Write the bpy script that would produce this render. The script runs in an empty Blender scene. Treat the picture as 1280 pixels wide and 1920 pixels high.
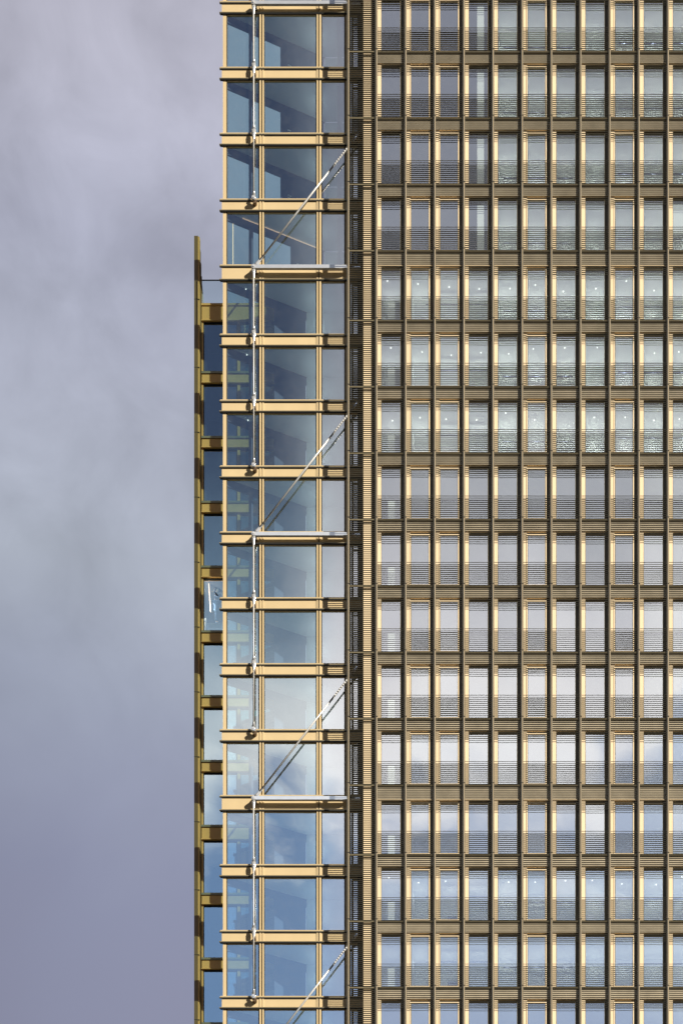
import bpy, bmesh, math, random
from mathutils import Vector, Matrix
random.seed(7)
scene = bpy.context.scene
COL = scene.collection

# ------------------------------------------------------------------ camera
S = 32.35            # photo pixels per metre on the plane of the fins (y = 0)
D = 136.0            # distance of the camera from that plane
VX, VY = 1150.0, 4650.0
cam = bpy.data.cameras.new('camera')
cam.sensor_fit = 'VERTICAL'; cam.sensor_height = 24.0; cam.sensor_width = 16.0
cam.lens = 24.0 * D / (1920 / S)
cam.shift_x = (640 - VX) / 1920.0
cam.shift_y = (VY - 960) / 1920.0
cam.clip_start = 1.0; cam.clip_end = 9000
co = bpy.data.objects.new('camera', cam); COL.objects.link(co)
co.location = (VX / S, -D, 0); co.rotation_euler = (math.radians(90), 0, 0)
scene.camera = co
scene.render.resolution_x = 682; scene.render.resolution_y = 1024
scene.view_settings.view_transform = 'Standard'; scene.view_settings.look = 'None'
scene.view_settings.gamma = 1; scene.view_settings.exposure = 0.88
GROUND = -1.7
def X(px, y=0.0): return (VX + (px - VX) * (1 + y / D)) / S
def Z(py, y=0.0): return (VY - py) * (1 + y / D) / S

# ------------------------------------------------------------------ sun + sky
SUN = Vector((1.40, -1.0, 1.0)).normalized()
sl = bpy.data.lights.new('sun', 'SUN'); sl.energy = 5.0; sl.angle = math.radians(0.5); sl.color = (1.0, .93, .82)
so = bpy.data.objects.new('sun', sl); COL.objects.link(so)
so.rotation_euler = SUN.to_track_quat('Z', 'Y').to_euler(); so.location = (80, -60, 200)

world = bpy.data.worlds.new('World'); scene.world = world; world.use_nodes = True
def build_world():
    nt = world.node_tree; N = nt.nodes; L = nt.links; N.clear()
    def val(v):
        return v
    def put(sock, v):
        if isinstance(v, bpy.types.NodeSocket): L.new(v, sock)
        else: sock.default_value = v
    def m(op, a, b=0.0, c=0.0, clamp=False):
        n = N.new('ShaderNodeMath'); n.operation = op; n.use_clamp = clamp
        put(n.inputs[0], a); put(n.inputs[1], b); put(n.inputs[2], c); return n.outputs[0]
    def step(v, a, b):
        n = N.new('ShaderNodeMapRange'); n.interpolation_type = 'SMOOTHSTEP'
        put(n.inputs['Value'], v); n.inputs['From Min'].default_value = a; n.inputs['From Max'].default_value = b
        n.inputs['To Min'].default_value = 0; n.inputs['To Max'].default_value = 1; return n.outputs['Result']
    def ramp(v, stops):
        lo, hi = stops[0][0], stops[-1][0]
        t = m('DIVIDE', m('SUBTRACT', v, lo), hi - lo, clamp=True)
        n = N.new('ShaderNodeValToRGB'); L.new(t, n.inputs[0]); r = n.color_ramp
        while len(r.elements) < len(stops): r.elements.new(.5)
        for e, (p, c) in zip(r.elements, stops): e.position = (p - lo) / (hi - lo); e.color = (*c, 1)
        return n.outputs[0]
    def mix(f, a, b, mode='MIX'):
        n = N.new('ShaderNodeMix'); n.data_type = 'RGBA'; n.blend_type = mode
        put(n.inputs[0], f); put(n.inputs[6], a); put(n.inputs[7], b); return n.outputs[2]
    tc = N.new('ShaderNodeTexCoord'); sp = N.new('ShaderNodeSeparateXYZ'); L.new(tc.outputs['Generated'], sp.inputs[0])
    x, y, z = sp.outputs
    hz = m('SQRT', m('ADD', m('MULTIPLY', x, x), m('ADD', m('MULTIPLY', y, y), 1e-4)))
    u = m('DIVIDE', z, hz)
    a = m('SUBTRACT', m('DIVIDE', x, m('ADD', m('ABSOLUTE', y), .01)), .057)
    def noise(scale, detail, rough, off, stretch=(1, 1, 1), dist=0.0):
        mp = N.new('ShaderNodeMapping'); L.new(tc.outputs['Generated'], mp.inputs[0])
        mp.inputs['Location'].default_value = off; mp.inputs['Scale'].default_value = stretch
        n = N.new('ShaderNodeTexNoise'); L.new(mp.outputs[0], n.inputs['Vector'])
        n.inputs['Scale'].default_value = scale; n.inputs['Detail'].default_value = detail
        n.inputs['Roughness'].default_value = rough; n.inputs['Distortion'].default_value = dist
        return n.outputs[0]
    # cloud deck behind the tower
    K = 1 / 1.93
    def c(r, g, b, k=K):
        f = lambda v: (((v / 255) + .055) / 1.055) ** 2.4 * k
        return (f(r) * .975, f(g) * .985, f(b) * .965)
    n1 = noise(5.5, 5, .52, (3.1, .4, 7.7), (1, 1, 1.5), .4)
    n2 = noise(14, 5, .5, (1.3, 5.4, 2.7), (1, 1, 1.3), .3)
    uu = m('ADD', u, m('MULTIPLY', m('SUBTRACT', n1, .5), .16))
    back = ramp(uu, [(.50, c(142, 143, 167)), (.60, c(140, 142, 167)), (.65, c(142, 146, 172)), (.72, c(158, 164, 185)), (.79, c(170, 176, 192)),
                     (.86, c(172, 176, 194)), (.93, c(168, 170, 190)), (1.0, c(176, 176, 194)), (1.1, c(182, 180, 196))])
    n5 = noise(30, 6, .55, (4.3, 1.4, 9.7), (1, 1, 1.2), .5)
    soft = m('ADD', .18, m('ADD', m('MULTIPLY', m('ADD', n2, m('MULTIPLY', n5, .65)), m('MULTIPLY', .92, step(u, .64, .88))), m('MULTIPLY', step(a, -.36, -.24), .13)))
    soft = m('ADD', soft, m('MULTIPLY', m('SUBTRACT', n1, .5), m('MULTIPLY', step(u, .70, .9), .7)))
    soft = m('ADD', soft, m('MULTIPLY', m('SUBTRACT', 1.0, step(u, .64, .88)), .78))
    g1 = N.new('ShaderNodeCombineColor'); [L.new(soft, g1.inputs[i]) for i in range(3)]
    back = mix(1.0, back, g1.outputs[0], 'MULTIPLY')
    # sky opposite (what the glass mirrors): blue low, a bright bank, then grey
    n3 = noise(9, 6, .55, (7.3, 2.4, .7), (1, 1, 1.6), .5)
    n4 = noise(22, 5, .55, (2.2, 8.4, 3.3), (1, 1, 1.8), .6)
    lean = m('MULTIPLY', step(a, -.13, -.21), .033)
    uf = m('ADD', m('ADD', u, lean), m('MULTIPLY', m('SUBTRACT', n3, .5), .10))
    lowst = [(.50, (.62, .67, .80)), (.66, (.80, .84, .93)), (.73, (1.05, 1.07, 1.10)), (.765, (.98, .98, 1.0))]
    f1 = ramp(uf, lowst + [(.80, (.40, .49, .60)), (.835, (.19, .265, .37)), (.88, (.068, .095, .165)), (1.0, (.055, .078, .145)), (1.15, (.05, .07, .14))])
    f2 = ramp(uf, lowst + [(.80, (.74, .75, .80)), (.84, (.52, .54, .59)), (.89, (.38, .41, .47)), (1.0, (.28, .305, .37)), (1.15, (.27, .29, .36))])
    front = mix(step(a, -.20, -.165), f1, f2)
    sky = N.new('ShaderNodeTexSky'); sky.sky_type = 'NISHITA'; sky.sun_disc = False
    sky.sun_elevation = math.asin(SUN.z); sky.sun_rotation = math.atan2(SUN.x, SUN.y)
    sky.air_density = 1.0; sky.dust_density = .6; sky.ozone_density = 1.5
    skyc = mix(1.0, sky.outputs[0], (SKYK, SKYK, SKYK, 1), 'MULTIPLY')
    th = m('ADD', m('ADD', m('ADD', .714, m('MULTIPLY', step(a, -.15, -.20), .014)), m('MULTIPLY', step(a, -.215, -.232), -.028)), m('MULTIPLY', step(a, -.09, -.02), .07))
    bl = m('ADD', m('SUBTRACT', th, u), m('ADD', m('MULTIPLY', m('SUBTRACT', n3, .5), .10), m('MULTIPLY', m('SUBTRACT', n4, .5), .12)))
    blue = m('MULTIPLY', step(bl, -.012, .03), m('MULTIPLY', m('SUBTRACT', .97, m('MULTIPLY', step(n4, .5, .75), .5)), m('SUBTRACT', 1.0, m('MULTIPLY', step(a, -.185, -.16), .30))))
    front = mix(blue, front, skyc)
    dull = (.011, .011, .016, 1)
    # unseen sky beyond the mirrored and visible patches dulled to deepen shadows
    front = mix(step(m('ABSOLUTE', m('ADD', a, .14)), .15, .24), front, dull)
    back = mix(step(m('ABSOLUTE', m('ADD', a, .25)), .25, .6), back, dull)
    out = mix(step(y, -.15, .15), front, back)
    out = mix(m('SUBTRACT', 1.0, step(u, .46, .58)), out, dull)
    out = mix(step(u, 1.08, 1.2), out, dull)
    sc = mix(1.0, out, (1 / .1, 1 / .1, 1 / .1, 1), 'MULTIPLY')
    bg = N.new('ShaderNodeBackground'); bg.inputs['Strength'].default_value = .1
    L.new(sc, bg.inputs[0])
    o = N.new('ShaderNodeOutputWorld'); L.new(bg.outputs[0], o.inputs[0])
SKYK = .16
build_world()

# ------------------------------------------------------------------ materials
MATS = {}
def mat(name, col, rough=.5, metal=0.0, var=0.06, scale=1.5, bump=0.0, emit=None, spec=.5, streak=False):
    mt = bpy.data.materials.new(name); mt.use_nodes = True; nt = mt.node_tree; N = nt.nodes; L = nt.links
    b = N['Principled BSDF']; b.inputs['Roughness'].default_value = rough; b.inputs['Metallic'].default_value = metal
    b.inputs['Specular IOR Level'].default_value = spec
    if emit:
        b.inputs['Emission Color'].default_value = (*emit[0], 1); b.inputs['Emission Strength'].default_value = emit[1]
    tc = N.new('ShaderNodeTexCoord'); mp = N.new('ShaderNodeMapping'); L.new(tc.outputs['Object'], mp.inputs[0])
    mp.inputs['Scale'].default_value = (1, 1, .25) if streak else (1, 1, 1)
    n = N.new('ShaderNodeTexNoise'); L.new(mp.outputs[0], n.inputs[0]); n.inputs['Scale'].default_value = scale; n.inputs['Detail'].default_value = 4
    r = N.new('ShaderNodeMapRange'); L.new(n.outputs[0], r.inputs[0]); r.inputs[1].default_value = .3; r.inputs[2].default_value = .7
    r.inputs[3].default_value = 1 - var; r.inputs[4].default_value = 1 + var
    mx = N.new('ShaderNodeMix'); mx.data_type = 'RGBA'; mx.blend_type = 'MULTIPLY'; mx.inputs[0].default_value = 1
    mx.inputs[6].default_value = (*col, 1)
    cc = N.new('ShaderNodeCombineColor'); [L.new(r.outputs[0], cc.inputs[i]) for i in range(3)]
    L.new(cc.outputs[0], mx.inputs[7]); L.new(mx.outputs[2], b.inputs['Base Color'])
    MATS[name] = mt; return mt
TAN = mat('bronze_panel', (.58, .445, .245), .55, .0, .05, .8, streak=True)
TAN2 = mat('bronze_panel_main', (.76, .605, .39), .55, .0, .05, .8, streak=True)
SPAN = mat('bronze_spandrel', (.44, .375, .265), .5, .15, .14, 1.3)
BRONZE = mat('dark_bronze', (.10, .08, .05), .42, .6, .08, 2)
BLADE = mat('louvre_bronze', (.09, .08, .055), .42, .4, .06, 3)
FINM = mat('fin_bronze', (.13, .12, .095), .4, .3, .08, .6, streak=True)
LEDGE = mat('ledge_bronze', (.30, .25, .15), .4, .3, .06, 1)
OLIVE = mat('old_brass_panel', (.82, .45, .14), .5, .15, .07, .9, streak=True)
OLIVE_SHADED = mat('old_brass_shaded', (.28, .165, .065), .45, .3, .07, .9, streak=True)  # darker brass that puts shade on the rear fin's front
GASKET_SHADE = mat('gasket_and_shade', (.02, .02, .02), .6)  # also the painted shade under the corner wing ledges
STEEL = mat('brushed_steel', (.50, .49, .47), .35, .15, .08, 4)
WHITE = mat('painted_steel', (.62, .63, .64), .18, .5, .05, 3)
POLISH = mat('polished_steel', (.85, .85, .86), .2, .9, .05, 3)
RUST = mat('bracket_bronze', (.13, .085, .05), .5, .5, .1, 3)
CEIL = mat('ceiling', (.80, .83, .80), .9, 0, .05, .6)
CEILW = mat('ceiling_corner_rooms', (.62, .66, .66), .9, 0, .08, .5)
CEIL_UNLIT = mat('ceiling_unlit', (.20, .215, .24), .9, 0, .12, .6)  # dark grey puts the gloom of unlit rooms into the ceiling
IWALL = mat('interior_wall', (.72, .76, .74), .9, 0, .06, .6)
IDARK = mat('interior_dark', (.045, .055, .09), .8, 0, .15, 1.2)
FLOORM = mat('interior_floor', (.50, .48, .45), .6, 0, .1, 1)
BLIND = mat('roller_blind', (.85, .85, .80), .9, 0, .02, 2)
LAMP = mat('lit_lamp', (1, .97, .9), .5, emit=((1, .97, .9), 1.0))
STRIP = mat('lit_strip', (1, .7, .4), .5, emit=((1, .60, .36), .4))
TUBE = mat('lit_tube', (1, .8, .65), .5, emit=((1, .66, .46), 1.6))
CONC = mat('pavement', (.035, .035, .035), .9, 0, .15, .05)
DENIM = mat('denim', (.30, .46, .72), .9, 0, .1, 9)
DARKC = mat('dark_jacket', (.045, .06, .11), .9, 0, .1, 9)
SKIN = mat('skin', (.75, .52, .40), .6, 0, .04, 9)
HAIR = mat('hair', (.03, .02, .015), .7, 0, .1, 20)

def glass(name, tint, refl, rcol=(1, 1, 1)):
    mt = bpy.data.materials.new(name); mt.use_nodes = True; nt = mt.node_tree; N = nt.nodes; L = nt.links; N.clear()
    o = N.new('ShaderNodeOutputMaterial'); mx = N.new('ShaderNodeMixShader'); t = N.new('ShaderNodeBsdfTransparent'); g = N.new('ShaderNodeBsdfGlossy')
    t.inputs[0].default_value = (*tint, 1); g.inputs[0].default_value = (*rcol, 1); g.inputs['Roughness'].default_value = 0.0
    # faint roller-wave and dirt films on the pane
    tc = N.new('ShaderNodeTexCoord')
    n = N.new('ShaderNodeTexNoise'); L.new(tc.outputs['Object'], n.inputs[0]); n.inputs['Scale'].default_value = .55; n.inputs['Detail'].default_value = 1
    bp = N.new('ShaderNodeBump'); bp.inputs['Strength'].default_value = .10; bp.inputs['Distance'].default_value = .012
    L.new(n.outputs[0], bp.inputs['Height']); L.new(bp.outputs[0], g.inputs['Normal'])
    d = N.new('ShaderNodeTexNoise'); L.new(tc.outputs['Object'], d.inputs[0]); d.inputs['Scale'].default_value = 2.2; d.inputs['Detail'].default_value = 6; d.inputs['Roughness'].default_value = .65
    mr = N.new('ShaderNodeMapRange'); L.new(d.outputs[0], mr.inputs[0]); mr.inputs[1].default_value = .45; mr.inputs[2].default_value = .8; mr.inputs[3].default_value = 0.006; mr.inputs[4].default_value = .035
    df = N.new('ShaderNodeBsdfDiffuse'); df.inputs[0].default_value = (.6, .6, .58, 1)
    mx.inputs[0].default_value = refl; L.new(t.outputs[0], mx.inputs[1]); L.new(g.outputs[0], mx.inputs[2])
    m2 = N.new('ShaderNodeMixShader'); L.new(mr.outputs[0], m2.inputs[0]); L.new(mx.outputs[0], m2.inputs[1]); L.new(df.outputs[0], m2.inputs[2])
    L.new(m2.outputs[0], o.inputs[0]); return mt
GL = glass('solar_glass', (.76, .83, .84), .40, (1, .99, 1))
GL_WING = glass('corner_glass', (.72, .88, .90), .34, (.92, .985, 1))
GL_SIDE = glass('side_glass', (.70, .86, .84), .10)
GL_REAR = glass('rear_glass', (.66, .78, .82), .36, (.84, .96, 1.0))
GL_CLEAR = glass('railing_glass', (.80, .90, .92), .10)

# ------------------------------------------------------------------ mesh helpers
class MB:
    def __init__(s): s.v = []; s.f = []; s.mi = []; s.ms = []
    def m(s, mt):
        if mt not in s.ms: s.ms.append(mt)
        return s.ms.index(mt)
    def prism(s, pts, z0, z1, mt):
        n = len(pts); b = len(s.v)
        ar = sum(pts[i][0] * pts[(i + 1) % n][1] - pts[(i + 1) % n][0] * pts[i][1] for i in range(n))
        if ar < 0: pts = pts[::-1]
        s.v += [(p[0], p[1], z0) for p in pts] + [(p[0], p[1], z1) for p in pts]
        fs = [tuple(b + i for i in reversed(range(n))), tuple(b + n + i for i in range(n))]
        fs += [(b + i, b + (i + 1) % n, b + n + (i + 1) % n, b + n + i) for i in range(n)]
        s.f += fs; s.mi += [s.m(mt)] * len(fs)
    def box(s, x0, x1, y0, y1, z0, z1, mt):
        if x0 > x1: x0, x1 = x1, x0
        if z0 > z1: z0, z1 = z1, z0
        s.prism([(x0, y0), (x1, y0), (x1, y1), (x0, y1)], z0, z1, mt)
    def quad(s, a, b, c, d, mt):
        k = len(s.v); s.v += [a, b, c, d]; s.f.append((k, k + 1, k + 2, k + 3)); s.mi.append(s.m(mt))
    def obar(s, p0, p1, th, z0, z1, mt):        # wall-like bar along a plan line
        d = Vector((p1[0] - p0[0], p1[1] - p0[1])).normalized(); n = Vector((-d.y, d.x)) * th
        s.prism([p0, p1, (p1[0] + n.x, p1[1] + n.y), (p0[0] + n.x, p0[1] + n.y)], z0, z1, mt)
    def rings(s, p0, axis, prof, mt, seg=12, flat=1.0, flatdir=None):
        a = Vector(axis).normalized()
        w = Vector(flatdir) if flatdir else (Vector((0, 1, 0)) if abs(a.y) < .9 else Vector((1, 0, 0)))
        w = (w - a * w.dot(a)).normalized(); q = a.cross(w)
        base = []
        for t, r in prof:
            k = len(s.v); base.append(k)
            for i in range(seg):
                an = 2 * math.pi * i / seg
                p = Vector(p0) + a * t + w * (r * flat * math.cos(an)) + q * (r * math.sin(an)); s.v.append(tuple(p))
        for j in range(len(base) - 1):
            for i in range(seg):
                s.f.append((base[j] + i, base[j] + (i + 1) % seg, base[j + 1] + (i + 1) % seg, base[j + 1] + i)); s.mi.append(s.m(mt))
        s.f.append(tuple(base[0] + i for i in reversed(range(seg)))); s.mi.append(s.m(mt))
        s.f.append(tuple(base[-1] + i for i in range(seg))); s.mi.append(s.m(mt))
    def tube(s, a, b, r, mt, seg=10):
        d = Vector(b) - Vector(a); s.rings(a, d, [(0, r), (d.length, r)], mt, seg)
    def build(s, name, parent=None, smooth=False):
        me = bpy.data.meshes.new(name)
        o0 = Vector(parent['_org']) if parent is not None and '_org' in parent else Vector((0, 0, 0))
        me.from_pydata([tuple(Vector(v) - o0) for v in s.v], [], s.f)
        for mt in s.ms: me.materials.append(mt)
        me.polygons.foreach_set('material_index', s.mi)
        me.validate()
        bm = bmesh.new(); bm.from_mesh(me); 
        if name not in ('pane', 'balustrade_glass'): bmesh.ops.recalc_face_normals(bm, faces=bm.faces)
        bm.to_mesh(me); bm.free()
        if smooth:
            for p in me.polygons: p.use_smooth = len(p.vertices) == 4
        o = bpy.data.objects.new(name, me); COL.objects.link(o)
        if parent is not None: o.parent = parent; o['_org'] = tuple(o0)
        return o
def thing(name, label, cat, loc, group=None):
    o = bpy.data.objects.new(name, None); COL.objects.link(o); o.location = loc; o['_org'] = tuple(loc)
    o.empty_display_size = 1
    o['label'] = label; o['category'] = cat
    if group: o['group'] = group
    return o
def struct(o, kind='structure'):
    o['kind'] = kind; return o

# ------------------------------------------------------------------ floor levels
J0 = 129.38; FH = 3.85; XT = .19
def J(k):
    return J0 - FH * k - (XT if k > 0 else 0) - (XT if k > 8 else 0)
def ext(k): return XT if k in (0, 8) else 0.0
K0, K1 = -5, 12

# ------------------------------------------------------------------ ground
g = MB(); g.quad((-3000, -3000, GROUND), (3000, -3000, GROUND), (3000, 3000, GROUND), (-3000, 3000, GROUND), CONC)
struct(g.build('ground'))

def pane(parent, x0, x1, y, z0, z1, mt, tilt=.0045, name='pane'):
    m = MB(); a = random.uniform(-tilt, tilt); b = random.uniform(-tilt, tilt)
    dx = (x1 - x0) / 2 * a; dz = (z1 - z0) / 2 * b
    m.quad((x0, y - dx - dz, z0), (x1, y + dx - dz, z0), (x1, y + dx + dz, z1), (x0, y - dx + dz, z1), mt)
    return m.build(name, parent)
def pane_into(m, x0, x1, y, z0, z1, mt, tilt=.0022):
    a = random.uniform(-tilt, tilt); b = random.uniform(-tilt, tilt); dx = (x1 - x0) / 2 * a; dz = (z1 - z0) / 2 * b
    m.quad((x0, y - dx - dz, z0), (x1, y + dx - dz, z0), (x1, y + dx + dz, z1), (x0, y - dx + dz, z1), mt)

# ================================================================== LOUVRED TOWER
fins = [705 + 54.6 * i for i in range(13)]
YW = .16
tower = thing('louvred_tower', 'tall office tower clad in bronze fins and horizontal louvres, filling the right half', 'tower', (X(1000), 4, GROUND))
XL = X(681, .19); XR = X(fins[-1] + 9, YW)
ztop = J(K0) + 1.5; zbot = J(K1) - 1.6
# wall: piers between windows, spandrels, reveals
w = MB()
w.box(XL, X(697.5, .2), .19, .5, zbot, ztop, TAN2)                        # corner pier behind the open screen
w.box(X(697.5, .3), X(704, .3), .34, .52, zbot, ztop, BRONZE)
w.box(XL + .02, XL + .32, .5, 9, zbot, ztop, BRONZE)                       # return wall
for i, f in enumerate(fins):
    if i == 0: w.box(X(703, YW), X(f + 9.3, YW), YW, .40, zbot, ztop, TAN2)
    else:
        w.box(X(f - 8.3, YW), X(f - 3, YW), YW + .004, .40, zbot, ztop, BRONZE)  # dark strip stands in for the shadow each fin casts
        w.box(X(f - 3, YW), X(f + 9.3, YW), YW, .40, zbot, ztop, TAN2)
w.build('wall', tower)
sp = None
for k in range(K0, K1 + 1):
    s_ = MB(); j = J(k); e = ext(k)
    for i in range(12):
        a, b = X(fins[i] + 2, .12), X(fins[i + 1] - 3.2, .12)
        s_.box(a, b, .145, .385, j - .71 - e, j - .17, SPAN)
        s_.box(a + .004, b - .004, .115, .38, j - .715 - e - .02, j - .715 - e, TAN2)
        s_.box(a + .002, b - .002, .26, .39, j - .88 - e, j - .735 - e, BRONZE)
        s_.box(a + .002, b + .05, .07, .378, j - .12, j - .08, LEDGE)
        s_.box(a + .004, b + .04, .11, .38, j - .17, j - .121, BRONZE)
        s_.box(a + .006, b + .045, .13, .376, j - .079, j - .03, BRONZE)
    s_.box(X(655, .07), X(703, .07), .06, .14, j - .13, j - .075, LEDGE)
    s_.build('spandrel', tower)
# fins
def fin(px, half=False):
    m = MB(); x0, x1 = X(px - 1.7), X(px + 2.3)
    wd = x1 - x0
    m.box(x0, x0 + wd * .36, 0, .135, zbot, ztop, FINM)
    m.box(x0 + wd * .36, x0 + wd * .58, .045, .13, zbot, ztop, GASKET_SHADE)
    m.box(x0 + wd * .58, x0 + wd * .72, .012, .135, zbot, ztop, TAN2)
    m.box(x0 + wd * .72, x1, .03, .135, zbot, ztop, FINM)
    for k in range(K0, K1 + 1):      # joint collar
        m.box(x0 - .008, x1 + .008, -.006, .08, J(k) - .012, J(k) + .012, GASKET_SHADE)
    return m.build('fin', tower)
fin(652.3)
for f in fins[:12]: fin(f)
# louvres: one screen to a storey
for k in range(K0, K1 + 1):
    m = MB(); j = J(k); e = ext(k); n = 22 + (2 if e else 0)
    for i in range(12):
        a, b = X(fins[i] + 2.4, .05), X(fins[i + 1] - 1.8, .05)
        for q in range(n):
            z = j + 1.25 - .12 * q
            m.box(a, b, .042, .070, z - .007, z + .007, BLADE)
    # bracket studs carrying the blades behind each fin
    m.build('louvre_screen', tower)
    m = MB(); q = 0; z = j + (0 if k > K0 else 1.2)
    z = j - .02
    zn = J(k + 1)
    cnt = int(round((j - zn) / .12)); st = (j - zn) / cnt
    for q in range(cnt):
        zz = j - st * (q + .5)
        m.box(X(654.8, .05), X(703.2, .05), .036, .076, zz - .009, zz + .009, BLADE)
    m.build('corner_louvre_screen', tower)

# windows: the lower and upper rows that show largest become parts
framed = {1, 2, 5, 8}
wins = []
for k in range(K0, K1 + 1):
    for i in range(12):
        zt = J(k) - .88 - ext(k); zb = J(k + 1) - .03
        wins.append((k, i, zt, zb))
def window_mesh(m, k, i, zt, zb):
    f = fins[i]
    if i in framed:
        x0, x1 = X(f + 8.3, .14), X(f + 45.8, .14); t = .085; ti = .025
        m.box(x0, x0 + t - ti, .14, .25, zb, zt, TAN2); m.box(x1 - t + ti, x1, .14, .25, zb, zt, TAN2)
        m.box(x0 + t - ti, x1 - t + ti, .14, .25, zt - t + ti, zt, TAN2); m.box(x0 + t - ti, x1 - t + ti, .14, .25, zb, zb + t - ti, TAN2)
        a, b = x0 + t - ti, x1 - t + ti
        m.box(a, a + ti, .165, .24, zb + .06, zt - .06, GASKET_SHADE); m.box(b - ti, b, .165, .24, zb + .06, zt - .06, GASKET_SHADE)
        return a + ti, b - ti, .19, zb + .06, zt - .06
    x0, x1 = X(f + 9.3, .17), X(f + 46.3, .17)
    m.box(x0, x0 + .02, .18, .25, zb, zt, GASKET_SHADE); m.box(x1 - .045, x1, .17, .25, zb, zt, LEDGE)
    m.box(x0 + .02, x1 - .045, .18, .25, zt - .05, zt, BRONZE); m.box(x0 + .02, x1 - .045, .18, .25, zb, zb + .03, BRONZE)
    return x0 + .02, x1 - .045, .21, zb + .03, zt - .05
single = [w_ for w_ in wins if w_[1] < 10 and 0 <= w_[0] <= 9][:100]
single_set = {(w_[0], w_[1]) for w_ in single}
rest = MB()
for (k, i, zt, zb) in wins:
    if (k, i) in single_set:
        m = MB(); r = window_mesh(m, k, i, zt, zb); o = m.build('window', tower)
        pane(o, r[0], r[1], r[2], r[3], r[4], GL)
    else:
        r = window_mesh(rest, k, i, zt, zb); pane_into(rest, r[0], r[1], r[2], r[3], r[4], GL)
ro = rest.build('window', tower); ro['kind'] = 'stuff'; ro['label'] = 'remaining rows of windows at the top, bottom and right edge'

# interior of the tower
for k in range(K0, K1 + 1):
    j = J(k); e = ext(k); m = MB()
    m.box(XL + .33, XR, .41, 7.5, j - .62 - e, j - .15, CEIL if k >= 0 else CEIL_UNLIT)
    m.box(XL + .33, XR, .41, 7.5, j - .149, j - .05, FLOORM)
    if k < 0:   # lit rooms, with the pale ceiling, start right of the fourth bay
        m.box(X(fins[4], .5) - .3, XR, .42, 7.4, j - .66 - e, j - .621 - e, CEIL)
    m.build('floor_slab', tower)
iw = MB()
for k in range(K0, K1 + 1):
    zt = J(k) - .62 - ext(k) - .001; zb = J(k + 1) - .049
    if k < 0: zt2 = zt - .045
    else: zt2 = zt
    iw.box(XL + .34, X(fins[4]) - .3, 3.2, 3.35, zb, zt, IWALL if k >= 0 else IDARK)  # dark wall colour stands in for the unlit top rooms
    iw.box(X(fins[4]) - .29, XR, 2.7, 2.85, zb, zt2, IWALL)
    for q, i in enumerate((4, 7, 9)):
        iw.box(X(fins[i]) + .12, X(fins[i]) + .24, .42, 2.69, zb, zt2, IWALL)
    if k >= 0:
        iw.box(X(fins[1]) + .15, X(fins[1]) + .27, .42, 3.19, zb, zt, IWALL)
    # doors, lintels and pendant rails seen deep in the rooms
    if k >= 0 and k % 4 != 3:
        iw.box(X(fins[2]) + .55, X(fins[2]) + (1.6 if k in (10, 11, 4, 5) else 1.1), 3.05, 3.19, zb, zb + 2.2, IDARK)
    iw.box(X(fins[1]) + 1.0, X(fins[3]) + 1.4, 2.1, 2.14, zt2 - .55, zt2 - .5, IDARK)
    iw.box(X(fins[4]) + .5, X(fins[6]) + 1.2, 2.3, 2.34, zt2 - .75, zt2 - .7, IDARK)
    iw.box(X(fins[8]) + .5, X(fins[11]) + 1.2, 2.2, 2.24, zt2 - .6, zt2 - .55, IDARK)
iw.build('interior_wall', tower)
# white column in the fourth bay of the top storeys, white panel in the first bay lower down
for k in range(-5, 0):
    m = MB(); m.box(X(894, .33), X(907.5, .33), .33, .5, J(k + 1) - .049, J(k) - .622, BLIND); m.build('column', tower)
for k in range(0, K1 + 1):
    m = MB(); m.box(X(727, .42), X(751.5, .42), .41, .45, J(k + 1) - .04, J(k + 1) + 1.25, BLIND); o = m.build('screen_panel', tower)
for (k, i, h) in ((-1, 10, 1.9), (2, 4, 0)):
    if h:
        m = MB(); m.box(X(fins[i] + 9.6, .3), X(fins[i] + 46, .3), .30, .31, J(k) - .86 - h, J(k) - .86, BLIND); m.build('roller_blind', tower)
for k in (0, 1, 2, 9):
    for i in range(11):
        m = MB(); yy = 1.5 + random.uniform(-.35, .35); xx = X(fins[i] + 27, yy) + random.uniform(-.2, .2)
        if (i * 7 + k * 3) % 11 == 4: continue
        m.rings((xx, yy, J(k) - .62 - ext(k) - .03), (0, 0, 1), [(0, .04), (.03, .04)], LAMP, 10)
        m.build('ceiling_light', tower)
# light of those downlights, one lamp to a room; unseen ones added in top storeys
for k in list(range(-4, 3)) + [9, 10]:
    for i in range(0, 11) if k >= 0 else (4, 5, 6, 7, 8, 9, 10):
        ld = bpy.data.lights.new('room_fill_light', 'POINT'); ld.energy = (6 if k < 5 else 3) if k >= 0 else 4; ld.shadow_soft_size = .04; ld.color = (1, .985, .88)
        lo = bpy.data.objects.new('room_fill_light', ld); COL.objects.link(lo); lo.parent = tower
        lo.location = Vector((X(fins[i] + 27, 2.2), 2.2, J(k) - .62 - ext(k) - .7)) - tower.location
# plain shaft below the storeys the photograph shows
m = MB(); m.box(XL, XR, .2, 16, GROUND, zbot - .01, BRONZE)
m.box(XL, XR, 7.6, 16, zbot, ztop, BRONZE); m.build('lower_shaft', tower)

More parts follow.
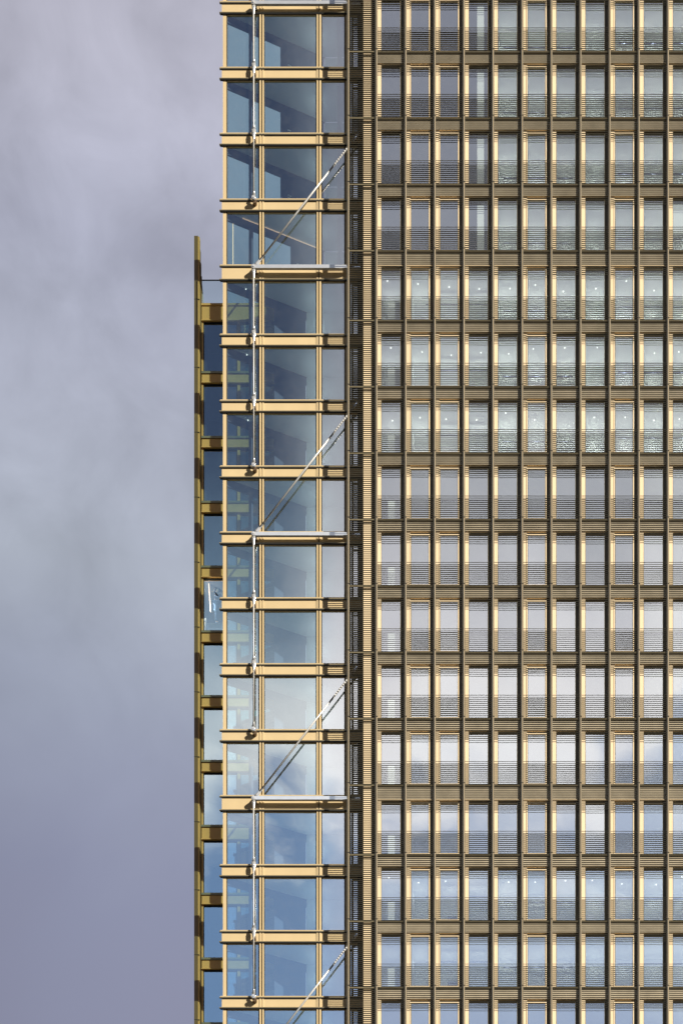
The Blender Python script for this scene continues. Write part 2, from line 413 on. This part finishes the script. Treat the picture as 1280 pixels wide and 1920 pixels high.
# ================================================================== GLAZED CORNER WING
wing = thing('glazed_corner_wing', 'narrow glazed corner wing with pale gold spandrels, beside the louvred tower', 'building', (X(550, 2), 2, GROUND))
YS = 1.12; YG = 1.165
SD = 2.24                                     # plan direction of the sharp side facade: x per unit of depth
def side(t, off=0.0): return (X(421, YS + .08) + SD * t + off, YS + .08 + t)
XE = XL + .01
for k in range(K0, K1 + 1):
    j = J(k); e = ext(k); zb = j - .655 - e
    m = MB(); m.box(X(416, YS), XE, YS, YS + .07, zb + .04, j - .05, TAN)
    # side return of the spandrel round the sharp corner
    p0 = (X(416, YS), YS + .071); p1 = (side(2.5)[0] - .02, side(2.5)[1])
    m.obar(p0, p1, .05, zb + .04, j - .05, TAN)
    for px in (488.2, 597.3): m.box(X(px - .9, YS), X(px + .9, YS), YS - .002, YS + .02, zb + .04, j - .05, GASKET_SHADE)
    m.build('spandrel', wing)
    m = MB(); m.box(X(411.5, YS - .06), XE, YS - .055, YS + .06, j - .05, j, LEDGE)
    m.box(X(413, YS - .06), XE - .01, YS - .05, YS + .05, j + .002, j + .045, TAN)
    m.box(X(412.4, YS - .06), XE - .01, YS - .045, YS - .002, j - .088, j - .052, GASKET_SHADE)  # black strip paints the shade beneath the top ledge
    m.build('ledge', wing)
    m = MB(); m.box(X(411.5, YS - .06), XE, YS - .075, YS + .06, zb, zb + .04, LEDGE)
    m.box(X(413, YS - .06), XE - .01, YS - .06, YS + .055, zb - .045, zb - .002, GASKET_SHADE)  # shade under the lower ledge drawn as a black strip
    m.build('ledge', wing)
    # slab with ceiling
    m = MB(); c0 = side(0.02); c1 = side(2.46)
    m.prism([(c0[0] + .16, c0[1] + .035), (X(640, 1.3), c0[1] + .035), (X(640, 1.3), c1[1] - .01), (c1[0] + .14, c1[1] - .01)], j - .118, j - .06, FLOORM)
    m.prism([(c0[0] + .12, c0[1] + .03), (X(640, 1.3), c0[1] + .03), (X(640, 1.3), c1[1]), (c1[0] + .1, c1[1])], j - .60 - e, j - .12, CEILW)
    m.prism([(X(640, 1.3), c0[1] + .03), (XE, c0[1] + .03), (XE, 5.5), (X(640, 1.3), 5.5)], j - .60 - e, j - .12, CEIL_UNLIT)
    m.build('floor_slab', wing)
zt, zb = ztop, zbot
m = MB(); m.box(X(418, YS), X(424.6, YS), YS + .012, YS + .13, zb, zt, TAN); m.build('corner_post', wing)
def mull(a0, a1, b0, b1):
    m = MB(); m.box(X(a0, YS), X(a1, YS), YS - .03, YS + .1, zb, zt, TAN); m.box(X(a1 - .3, YS), X(b0 + .3, YS), YS + .06, YS + .09, zb, zt, GASKET_SHADE)
    m.box(X(b0, YS), X(b1, YS), YS - .025, YS + .1, zb, zt, TAN); m.build('mullion', wing)
mull(486.8, 489.5, 492.0, 494.6); mull(593.8, 596.2, 598.6, 602.0)
m = MB(); m.box(X(647, YS), X(655.5, YS), YS + .015, YS + .13, zb, zt, TAN); m.build('mullion', wing)
m = MB(); m.box(X(672, YS), XE, YS + .015, YS + .13, zb, zt, BRONZE); m.build('mullion', wing)  # dark colour carries the shade of the recess by the tower
bays = [(425, 486.4), (494.8, 593.6), (602.2, 646.8), (655.7, 671.8)]
for k in range(K0, K1 + 1):
    z1 = J(k) - .69 - ext(k); z0 = J(k + 1) + .046
    for bi, (a, b) in enumerate(bays):
        x0, x1 = X(a, YG), X(b, YG); m = MB(); f = .05
        m.box(x0, x0 + f, YG - .02, YG + .05, z0, z1, GASKET_SHADE); m.box(x1 - f, x1, YG - .02, YG + .05, z0, z1, GASKET_SHADE)
        m.box(x0 + f, x1 - f, YG - .028, YG + .05, z1 - .06, z1, TAN); m.box(x0 + f, x1 - f, YG - .028, YG + .05, z0, z0 + .04, TAN)
        o = m.build('window', wing); pane(o, x0 + f, x1 - f, YG, z0 + .04, z1 - .06, GL_WING if bi < 2 else GL, .003)
    # sharp side facade
    tg = 1.22 if k >= 0 else (1.63 if k == -1 else 1.38)
    tb = 2.46 if k < 0 else 2.0
    zc = J(k) - .60 - ext(k)
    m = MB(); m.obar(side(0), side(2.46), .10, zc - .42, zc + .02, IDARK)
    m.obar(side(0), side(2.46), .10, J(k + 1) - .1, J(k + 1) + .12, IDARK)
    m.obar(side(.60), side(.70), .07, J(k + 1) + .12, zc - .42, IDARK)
    m.build('side_beam', wing)
    m = MB(); a = side(0.05); b = side(tg)
    m.quad((a[0], a[1] + .02, J(k + 1) + .1), (b[0], b[1] + .02, J(k + 1) + .1), (b[0], b[1] + .02, zc - .4), (a[0], a[1] + .02, zc - .4), GL_SIDE)
    m.build('pane', wing)
    m = MB(); zl, zh = J(k + 1) + .12, zc - .42
    if k < 0:
        t0 = 1.63
        for (s0, s1, sun_dash) in (((1.63, 1.74, 0), (1.74, 1.84, 1), (1.84, 1.97, 0), (1.97, 2.09, 1), (2.09, 2.46, 0)) if k == -1 else ((1.38, 1.52, 0), (1.52, 1.63, 1), (1.63, 1.74, 0), (1.74, 1.86, 1), (1.86, 2.46, 0))):
            if not sun_dash: m.obar(side(s0), side(s1), .08, zl, zh, IDARK)
            else:
                n = 13; hh = (zh - .9 - zl) / n
                m.obar(side(s0), side(s1), .08, zh - .9, zh, IDARK)
                m.obar(side(s0), side(s1), .05, zl, zh - .9, IDARK)
                sx0, sx1 = side(s0 + .015, .06), side(s1 - .015, .06)
                for q in range(n): m.obar((sx0[0], sx0[1] - .05), (sx1[0], sx1[1] - .05), .02, zl + hh * q, zl + hh * (q + .5), BLIND)  # white slats stand in for sunlight striped by the louvres
    else: m.obar(side(tg), side(tb), .08, zl, zh, IDARK)
    m.build('solid_panel', wing)
    m = MB(); c = side(tb)
    m.box(c[0] + .02, X(640, 1.3), c[1] + .02, c[1] + .14, J(k + 1) - .1, zc, IWALL)
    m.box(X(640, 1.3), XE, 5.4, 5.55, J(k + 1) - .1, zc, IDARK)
    if k < 0:
        for q in range(5): m.rings((X(634 + q * 1.6, 1.7), 1.55 + .02 * (q % 2), J(k + 1) - .1), (0, 0, 1), [(0, .035), (zc - J(k + 1) + .1, .03)], BLIND, 8)
    m.build('interior_wall', wing)
# unseen fill lights added to brighten the corner rooms' ceilings and back walls
for k in range(K0 + 1, K1):
    ld = bpy.data.lights.new('room_fill_light', 'POINT'); ld.energy = 5; ld.shadow_soft_size = .05; ld.color = (.86, 1, 1)
    lo = bpy.data.objects.new('room_fill_light', ld); COL.objects.link(lo); lo.parent = wing
    lo.location = Vector((X(598, 2.4), 2.4, J(k) - 1.5 - ext(k))) - wing.location
    for (px, yy) in ((447 + k % 3 * 2, 1.8),) if 0 <= k <= 2 else ():
        m = MB(); m.rings((X(px + 14, yy - .1), yy - .1, J(k) - .64 - ext(k)), (0, 0, 1), [(0, .03), (.03, .03)], LAMP, 10); m.build('ceiling_light', wing)
# warm strip light under the ceiling of one corner room
m = MB(); zc = J(-1) - .60
a, b = side(.35, .22), side(2.3, .22); m.obar(a, b, .03, zc - .045, zc - .02, STRIP); m.build('strip_light', wing)
m = MB(); a, b = side(.20, -.0), side(.215, -.0); m.obar(a, b, .02, J(0) + .1, zc - .5, STRIP); m.build('strip_light', wing)
m = MB(); m.prism([side(0), (XE, YS + .1), (XE, 5.6), (side(2.46)[0], 5.6), side(2.46)], GROUND, zbot - .01, BRONZE); m.build('lower_shaft', wing)

# ================================================================== REAR WING
rear = thing('rear_wing', 'olive brass clad rear wing with dark windows, left behind the glazed corner', 'building', (X(440, 6), 7, GROUND))
YR = 3.47; YF = 3.15
RX1 = X(524, YR)
m = MB(); x0, x1 = X(364.2, YF), X(371.3, YF)
segs = [Z(442, YF)] + [Z(442, YF) - .0]
zf = Z(442, YF)
m.box(x0, x1, YF, YF + .14, zbot - 1, zf, OLIVE_SHADED)  # shade put into the front face's darker colour
m.box(x1, X(374.0, YF), YF + .03, YF + .3, zbot - 1, zf - .02, OLIVE)
for q, yy in enumerate((464, 486, 508)):
    m.box(X(374.0, YF), X(374.9 + .9 * q, YF), YF + .12 + .1 * q, YF + .31 + .05 * q, zbot - 1, Z(yy, YF), OLIVE_SHADED)
for k in range(0, K1 + 1):
    m.box(x0 - .005, X(374.05, YF), YF - .004, YF + .1, J(k) - .06, J(k) - .03, GASKET_SHADE)
m.build('fin', rear)
m = MB()
m.box(X(375.4, YR), X(376.6, YR), YR + .1, YR + .3, zbot - 1, J(0) - .1, GASKET_SHADE)
m.box(X(376.6, YR), X(381.2, YR), YR + .035, YR + .2, zbot - 1, J(0) - .1, OLIVE)
m.box(X(445, YR), X(450, YR), YR + .035, YR + .2, zbot - 1, J(0) - .1, OLIVE)
m.build('wall', rear)
for k in range(0, K1 + 1):
    j = J(k) - .03; h = 1.03 if k == 0 else .68 + ext(k); m = MB()
    m.box(X(374.6, YR), RX1, YR, YR + .3, j - h + .05, j - .14, OLIVE)
    m.box(X(374.6, YR), RX1, YR - .05, YR + .28, j - .12, j, OLIVE if k == 0 else LEDGE)
    m.box(X(374.8, YR), RX1 - .01, YR + .01, YR + .27, j - .139, j - .121, GASKET_SHADE)
    m.box(X(374.6, YR), RX1, YR - .055, YR + .27, j - h, j - h + .05, OLIVE)
    m.build('spandrel', rear)
    z1 = j - h; z0 = J(k + 1) - .03
    for (a, b) in ((381.2, 445), (450, 523)):
        x0, x1 = X(a, YR), X(b, YR); m = MB(); f = .035
        m.box(x0, x0 + f, YR + .05, YR + .15, z0, z1, GASKET_SHADE); m.box(x1 - f, x1, YR + .05, YR + .15, z0, z1, GASKET_SHADE)
        m.box(x0 + f, x1 - f, YR + .05, YR + .15, z1 - .07, z1, GASKET_SHADE); m.box(x0 + f, x1 - f, YR + .05, YR + .15, z0, z0 + .03, GASKET_SHADE)
        o = m.build('window', rear); pane(o, x0 + f, x1 - f, YR + .1, z0 + .03, z1 - .07, GL_REAR, .0015)
    m = MB(); m.box(X(377, YR), RX1 - .05, YR + .31, 9, j - .55, j - .12, CEIL_UNLIT)
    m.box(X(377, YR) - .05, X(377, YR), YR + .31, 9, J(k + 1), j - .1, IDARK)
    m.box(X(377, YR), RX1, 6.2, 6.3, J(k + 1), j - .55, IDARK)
    m.build('floor_slab', rear)
    m = MB(); m.box(X(382.5, YR + .5), X(386.8, YR + .5), YR + .5, YR + .56, z0, z0 + 1.15 , IWALL); m.build('pillar', rear)
# roof terrace railing
m = MB(); zr = J(0) - .03; zt_ = Z(522.5, YR)
m.tube((X(374, YR), YR + .1, zt_), (RX1, YR + .1, zt_), .03, GASKET_SHADE, 8)
m.tube((X(381, YR), YR + .12, zr), (X(377.5, YR), YR + .12, zt_ - .2), .03, WHITE, 8)
ro_ = m.build('railing', rear)
m = MB(); m.quad((X(377, YR), YR + .13, zr), (RX1, YR + .13, zr), (RX1, YR + .13, zt_), (X(377, YR), YR + .13, zt_), GL_CLEAR); m.build('balustrade_glass', ro_)
m = MB(); m.box(X(374, YR), RX1 - .02, YR + .3, 9.5, J(0) - .4, J(0) - .12, FLOORM); m.build('roof', rear)
m = MB(); m.box(X(374, YR), RX1, YR, 9, GROUND, zbot - 1.01, BRONZE); m.build('lower_shaft', rear)

# ================================================================== STEEL BRACES
YB = .87
def node_prof(z): pass
lab = {-4: 'white steel beam and hanging rod of the topmost brace, cut by the top edge',
       0: 'steel brace whose white beam crosses the taller gold spandrel beside the rear wing roof terrace',
       4: 'steel brace of the middle storeys, its beam just above the storey with the person',
       8: 'steel brace lower down, its beam crossing the thick gold spandrel between blue windows',
       12: 'lowest steel brace, only its slanting rod shows above the bottom edge'}
for kb in (-4, 0, 4, 8, 12):
    zc = J(kb) - .31; xn = X(475.5, YB)
    br = thing('steel_brace', lab[kb], 'brace', (xn, YB, zc), 'steel braces hung in front of the glazed corner wing')
    # beam
    m = MB(); xa, xb = X(484, YB), X(641, YB)
    for (x0_, x1_, h0, h1) in ((X(477, YB), xa, .10, .10), (xa, xb, .10, .10), (xb, X(650, YB), .10, .07)):
        b0 = len(m.v)
        for (xx, hh) in ((x0_, h0), (x1_, h1)):
            m.v += [(xx, YB - .07, zc - hh), (xx, YB + .07, zc - hh), (xx, YB + .07, zc + hh), (xx, YB - .07, zc + hh)]
        fs = [(b0, b0 + 1, b0 + 2, b0 + 3), (b0 + 7, b0 + 6, b0 + 5, b0 + 4)] + [(b0 + q, b0 + 4 + q, b0 + 4 + (q + 1) % 4, b0 + (q + 1) % 4) for q in range(4)]
        m.f += fs; m.mi += [m.m(WHITE)] * 6
    ob = m.build('beam', br)
    m = MB(); m.rings((X(650, YB), YB, zc), (1, 0, 0), [(-.30, .02), (-.25, .03), (.30, .025)], STEEL, 8)
    m.rings((X(657, YB), YB, zc), (1, 0, 0), [(0, .02), (.1, .06), (.3, .10), (.55, .10), (.72, .08)], POLISH, 10, .5)
    m.rings((X(679, YB), YB - .08, zc), (0, 1, 0), [(0, .13), (.16, .13)], RUST, 14)
    m.build('end_fork', br, True)
    # node plate
    m = MB(); m.rings((xn, YB - .09, zc), (0, 1, 0), [(0, .10), (.01, .13), (.17, .13), (.18, .10)], WHITE, 18)
    m.rings((xn, YB - .12, zc), (0, 1, 0), [(0, .045), (.05, .05)], STEEL, 12); m.build('node', br)
    m = MB(); m.box(xn + .04, xn + .17, YB + .05, YS, zc - .20, zc - .04, RUST); m.build('bracket', br)
    # vertical rod with a fork at each storey
    if kb < 12:
        zl = J(kb + 3) - .05
        m = MB(); m.tube((xn, YB, zc), (xn, YB, zl), .043, STEEL); m.build('hanging_rod', br, True)
        m = MB(); m.rings((xn, YB, zc - .08), (0, 0, -1), [(0, .12), (.20, .10), (.42, .06), (.50, .055), (.58, .034)], WHITE, 12, .5); m.build('fork', br, True)
        for q in (1, 2, 3):
            zq = J(kb + q); m = MB()
            m.rings((xn, YB, zq + .42), (0, 0, -1), [(0, .036), (.1, .05), (.37, .105), (.38, .03)], WHITE, 12, .5)
            if q < 3:
                m.rings((xn, YB, zq + .02), (0, 0, -1), [(0, .03), (.01, .125), (.2, .125), (.52, .06), (.66, .036)], WHITE, 12, .5)
                m.rings((xn, YB - .07, zq - .16), (0, 1, 0), [(0, .04), (.03, .05)], STEEL, 10)
            else:
                m.rings((xn, YB - .08, zq - .13), (0, 1, 0), [(0, .10), (.01, .125), (.15, .125), (.16, .1)], WHITE, 16)
                m.rings((xn, YB - .1, zq - .13), (0, 1, 0), [(0, .045), (.03, .05)], STEEL, 10)
            m.build('fork', br, True)
            m = MB()
            if q < 3: m.box(xn + .0, xn + .11, YB + .06, YS, zq - .55, zq - .38, RUST)
            else: m.rings((xn + .05, YB + .04, zq - .25), (0, 1, -.1), [(0, .13), (.22, .11)], RUST, 12)
            m.build('bracket', br)
    # slanting rod up two storeys to the tower
    if kb > -4:
        p0 = Vector((X(477, YB), YB, zc)); p1 = Vector((X(672, YB), YB, Z(251.5, YB) - J(0) + J(kb) + (ext(0) * 0)))
        p1.z = J(kb - 2) - .22
        d = (p1 - p0); ln = d.length
        m = MB(); m.rings(p0, d, [(.5, .05), (ln - .4, .05)], STEEL, 10); m.build('slanting_rod', br, True)
        m = MB(); m.rings(p0, d, [(.02, .12), (.25, .12), (.62, .065), (.75, .06), (.85, .036)], WHITE, 12, .5); m.build('fork', br, True)
        m = MB(); m.rings(p1, -d, [(-.1, .12), (.2, .13), (.45, .07), (.6, .05), (.7, .036)], POLISH, 12, .5)
        m.rings((p1.x + .12, YB - .06, p1.z), (0, 1, 0), [(0, .13), (.25, .13)], RUST, 14); m.build('fork', br, True)

# ================================================================== PERSON AT THE REAR WINDOW
YP = YR + .42
zfl = J(5) - .03 + .35
bench = thing('low_bench', 'low pale framed bench inside the rear wing window under the standing person', 'bench', (X(404, YP), YP, J(5)))
m = MB(); bx0, bx1 = X(390, YP), X(418, YP); zt_b = Z(1172.5, YP); zb_b = Z(1186, YP)
m.box(bx0, bx1, YP - .18, YP + .22, zt_b - .05, zt_b, IWALL); m.build('seat', bench)
for xx in (bx0, bx1 - .04):
    for yy in (YP - .17, YP + .18):
        m = MB(); m.box(xx, xx + .04, yy, yy + .04, zb_b, zt_b - .051, WHITE); m.build('leg', bench)
m = MB(); m.box(bx0 + .05, bx1 - .05, YP - .16, YP - .12, zb_b + .08, zb_b + .12, WHITE); m.build('stretcher', bench)

def skin_chain(name, verts, edges, radii, mt, parent=None, loc=(0, 0, 0), sub=2):
    me = bpy.data.meshes.new(name); me.from_pydata(verts, edges, []); o = bpy.data.objects.new(name, me); COL.objects.link(o)
    md = o.modifiers.new('skin', 'SKIN'); me.skin_vertices or o.data
    for i, r in enumerate(radii):
        me.skin_vertices[0].data[i].radius = (r, r) if not isinstance(r, tuple) else r
    me.skin_vertices[0].data[0].use_root = True
    sb = o.modifiers.new('sub', 'SUBSURF'); sb.levels = sub; sb.render_levels = sub
    dg = bpy.context.evaluated_depsgraph_get(); dg.update()
    me2 = bpy.data.meshes.new_from_object(o.evaluated_get(dg)); o.modifiers.clear(); o.data = me2
    for p in me2.polygons: p.use_smooth = True
    me2.materials.clear(); me2.materials.append(mt)
    if parent is not None: o.parent = parent
    else: o.location = loc
    return o
def add_skin_layer(me):
    bm = bmesh.new(); bm.from_mesh(me); bm.verts.layers.skin.verify(); bm.to_mesh(me); bm.free()
_old = skin_chain
def skin_chain(name, verts, edges, radii, mt, parent=None, loc=(0, 0, 0), sub=2):
    me = bpy.data.meshes.new(name); me.from_pydata(verts, edges, []); add_skin_layer(me)
    o = bpy.data.objects.new(name, me); COL.objects.link(o)
    o.modifiers.new('skin', 'SKIN')
    lay = me.skin_vertices[0].data
    for i, r in enumerate(radii): lay[i].radius = r if isinstance(r, tuple) else (r, r)
    lay[0].use_root = True
    sb = o.modifiers.new('sub', 'SUBSURF'); sb.levels = sub; sb.render_levels = sub
    bpy.context.view_layer.update()
    dg = bpy.context.evaluated_depsgraph_get()
    me2 = bpy.data.meshes.new_from_object(o.evaluated_get(dg)); o.modifiers.clear(); o.data = me2
    for p in me2.polygons: p.use_smooth = True
    me2.materials.clear(); me2.materials.append(mt)
    if parent is not None: o.parent = parent
    else: o.location = loc
    return o
# body: facing +x (towards the glazed wing) and the window, a small camera raised to the eye
B = [(0, 0, .98), (0, 0, 1.15), (0, 0, 1.38), (.01, -.01, 1.50), (.03, -.01, 1.56), (.05, -.02, 1.66), (.06, -.02, 1.76),
     (-.02, .18, 1.43), (.08, .26, 1.22), (.24, .12, 1.42), (-.02, -.18, 1.43), (.10, -.24, 1.20), (.25, -.08, 1.42),
     (0, .10, .92), (.02, .12, .50), (.0, .12, .08), (.14, .13, .04), (0, -.10, .92), (.03, -.13, .50), (.02, -.14, .08), (.16, -.15, .04),
     (.285, .08, 1.50), (.285, -.05, 1.50)]
E = [(0, 1), (1, 2), (2, 3), (3, 4), (4, 5), (5, 6), (2, 7), (7, 8), (8, 9), (2, 10), (10, 11), (11, 12), (0, 13), (13, 14), (14, 15), (15, 16),
     (0, 17), (17, 18), (18, 19), (19, 20), (9, 21), (12, 22)]
R_ = [(.13, .16), (.11, .15), (.12, .17), .055, .055, (.085, .075), (.07, .06), .06, .045, .03, .06, .045, .03,
      .095, .06, .045, .035, .095, .06, .045, .035, .03, .03]
PZ = Z(1172, YP)
person = skin_chain('person', B, E, R_, SKIN, None, (X(405.5, YP), YP, PZ))
person['label'] = 'person in dark top and blue jeans holding a camera up inside the rear wing window'; person['category'] = 'person'
sc_ = 1.22; person.scale = (sc_, sc_, sc_)
def grow(ids, edges, add, mt, name):
    vs = [B[i] for i in ids]; es = [(ids.index(a), ids.index(b)) for a, b in edges]
    rs = [tuple(q + add for q in (R_[i] if isinstance(R_[i], tuple) else (R_[i],) * 2)) for i in ids]
    return skin_chain(name, vs, es, rs, mt, person)
grow([2, 1, 0, 7, 8, 9, 10, 11, 12], [(2, 1), (1, 0), (2, 7), (7, 8), (8, 9), (2, 10), (10, 11), (11, 12)], .016, DARKC, 'jacket')
grow([0, 13, 14, 15, 17, 18, 19], [(0, 13), (13, 14), (14, 15), (0, 17), (17, 18), (18, 19)], .014, DENIM, 'jeans')
h = skin_chain('hair', [(-.0, -.02, 1.60), (-.01, -.02, 1.70), (.03, -.02, 1.80)], [(0, 1), (1, 2)], [.07, (.10, .085), (.08, .08)], HAIR, person)
m = MB(); m.box(.13, .20, -.07, .07, 1.66, 1.74, GASKET_SHADE); m.rings((.20, 0, 1.70), (1, 0, 0), [(0, .035), (.06, .035)], GASKET_SHADE, 12)
camo = m.build('camera_in_hand'); camo.name = 'handheld_camera'
camo.location = person.location; camo.scale = (sc_,) * 3
for v in camo.data.vertices: pass
camo['label'] = 'small black camera held up to the face of the person'; camo['category'] = 'camera'
# raise the hands to the camera
# lit tube hanging in the same room
m = MB(); m.tube((X(391.2, YP + .2), YP + .2, Z(1090, YP + .2)), (X(395.2, YP + .2), YP + .2, Z(1147, YP + .2)), .03, TUBE, 10)
ld = bpy.data.lights.new('person_fill', 'POINT'); ld.energy = 60; ld.shadow_soft_size = .02; ld.color = (1, .86, .72)  # unseen fill lamp behind the jamb, added to brighten the person
t_ = m.build('tube_light')
lo = bpy.data.objects.new('person_fill', ld); COL.objects.link(lo); lo.parent = t_; lo.location = (X(379, YP - .15), YP - .15, Z(1135, YP)); t_['label'] = 'slanting lit tube glowing behind the rear wing window, left of the person'; t_['category'] = 'lamp'

for o in list(bpy.data.objects):
    if '_org' in o: del o['_org']
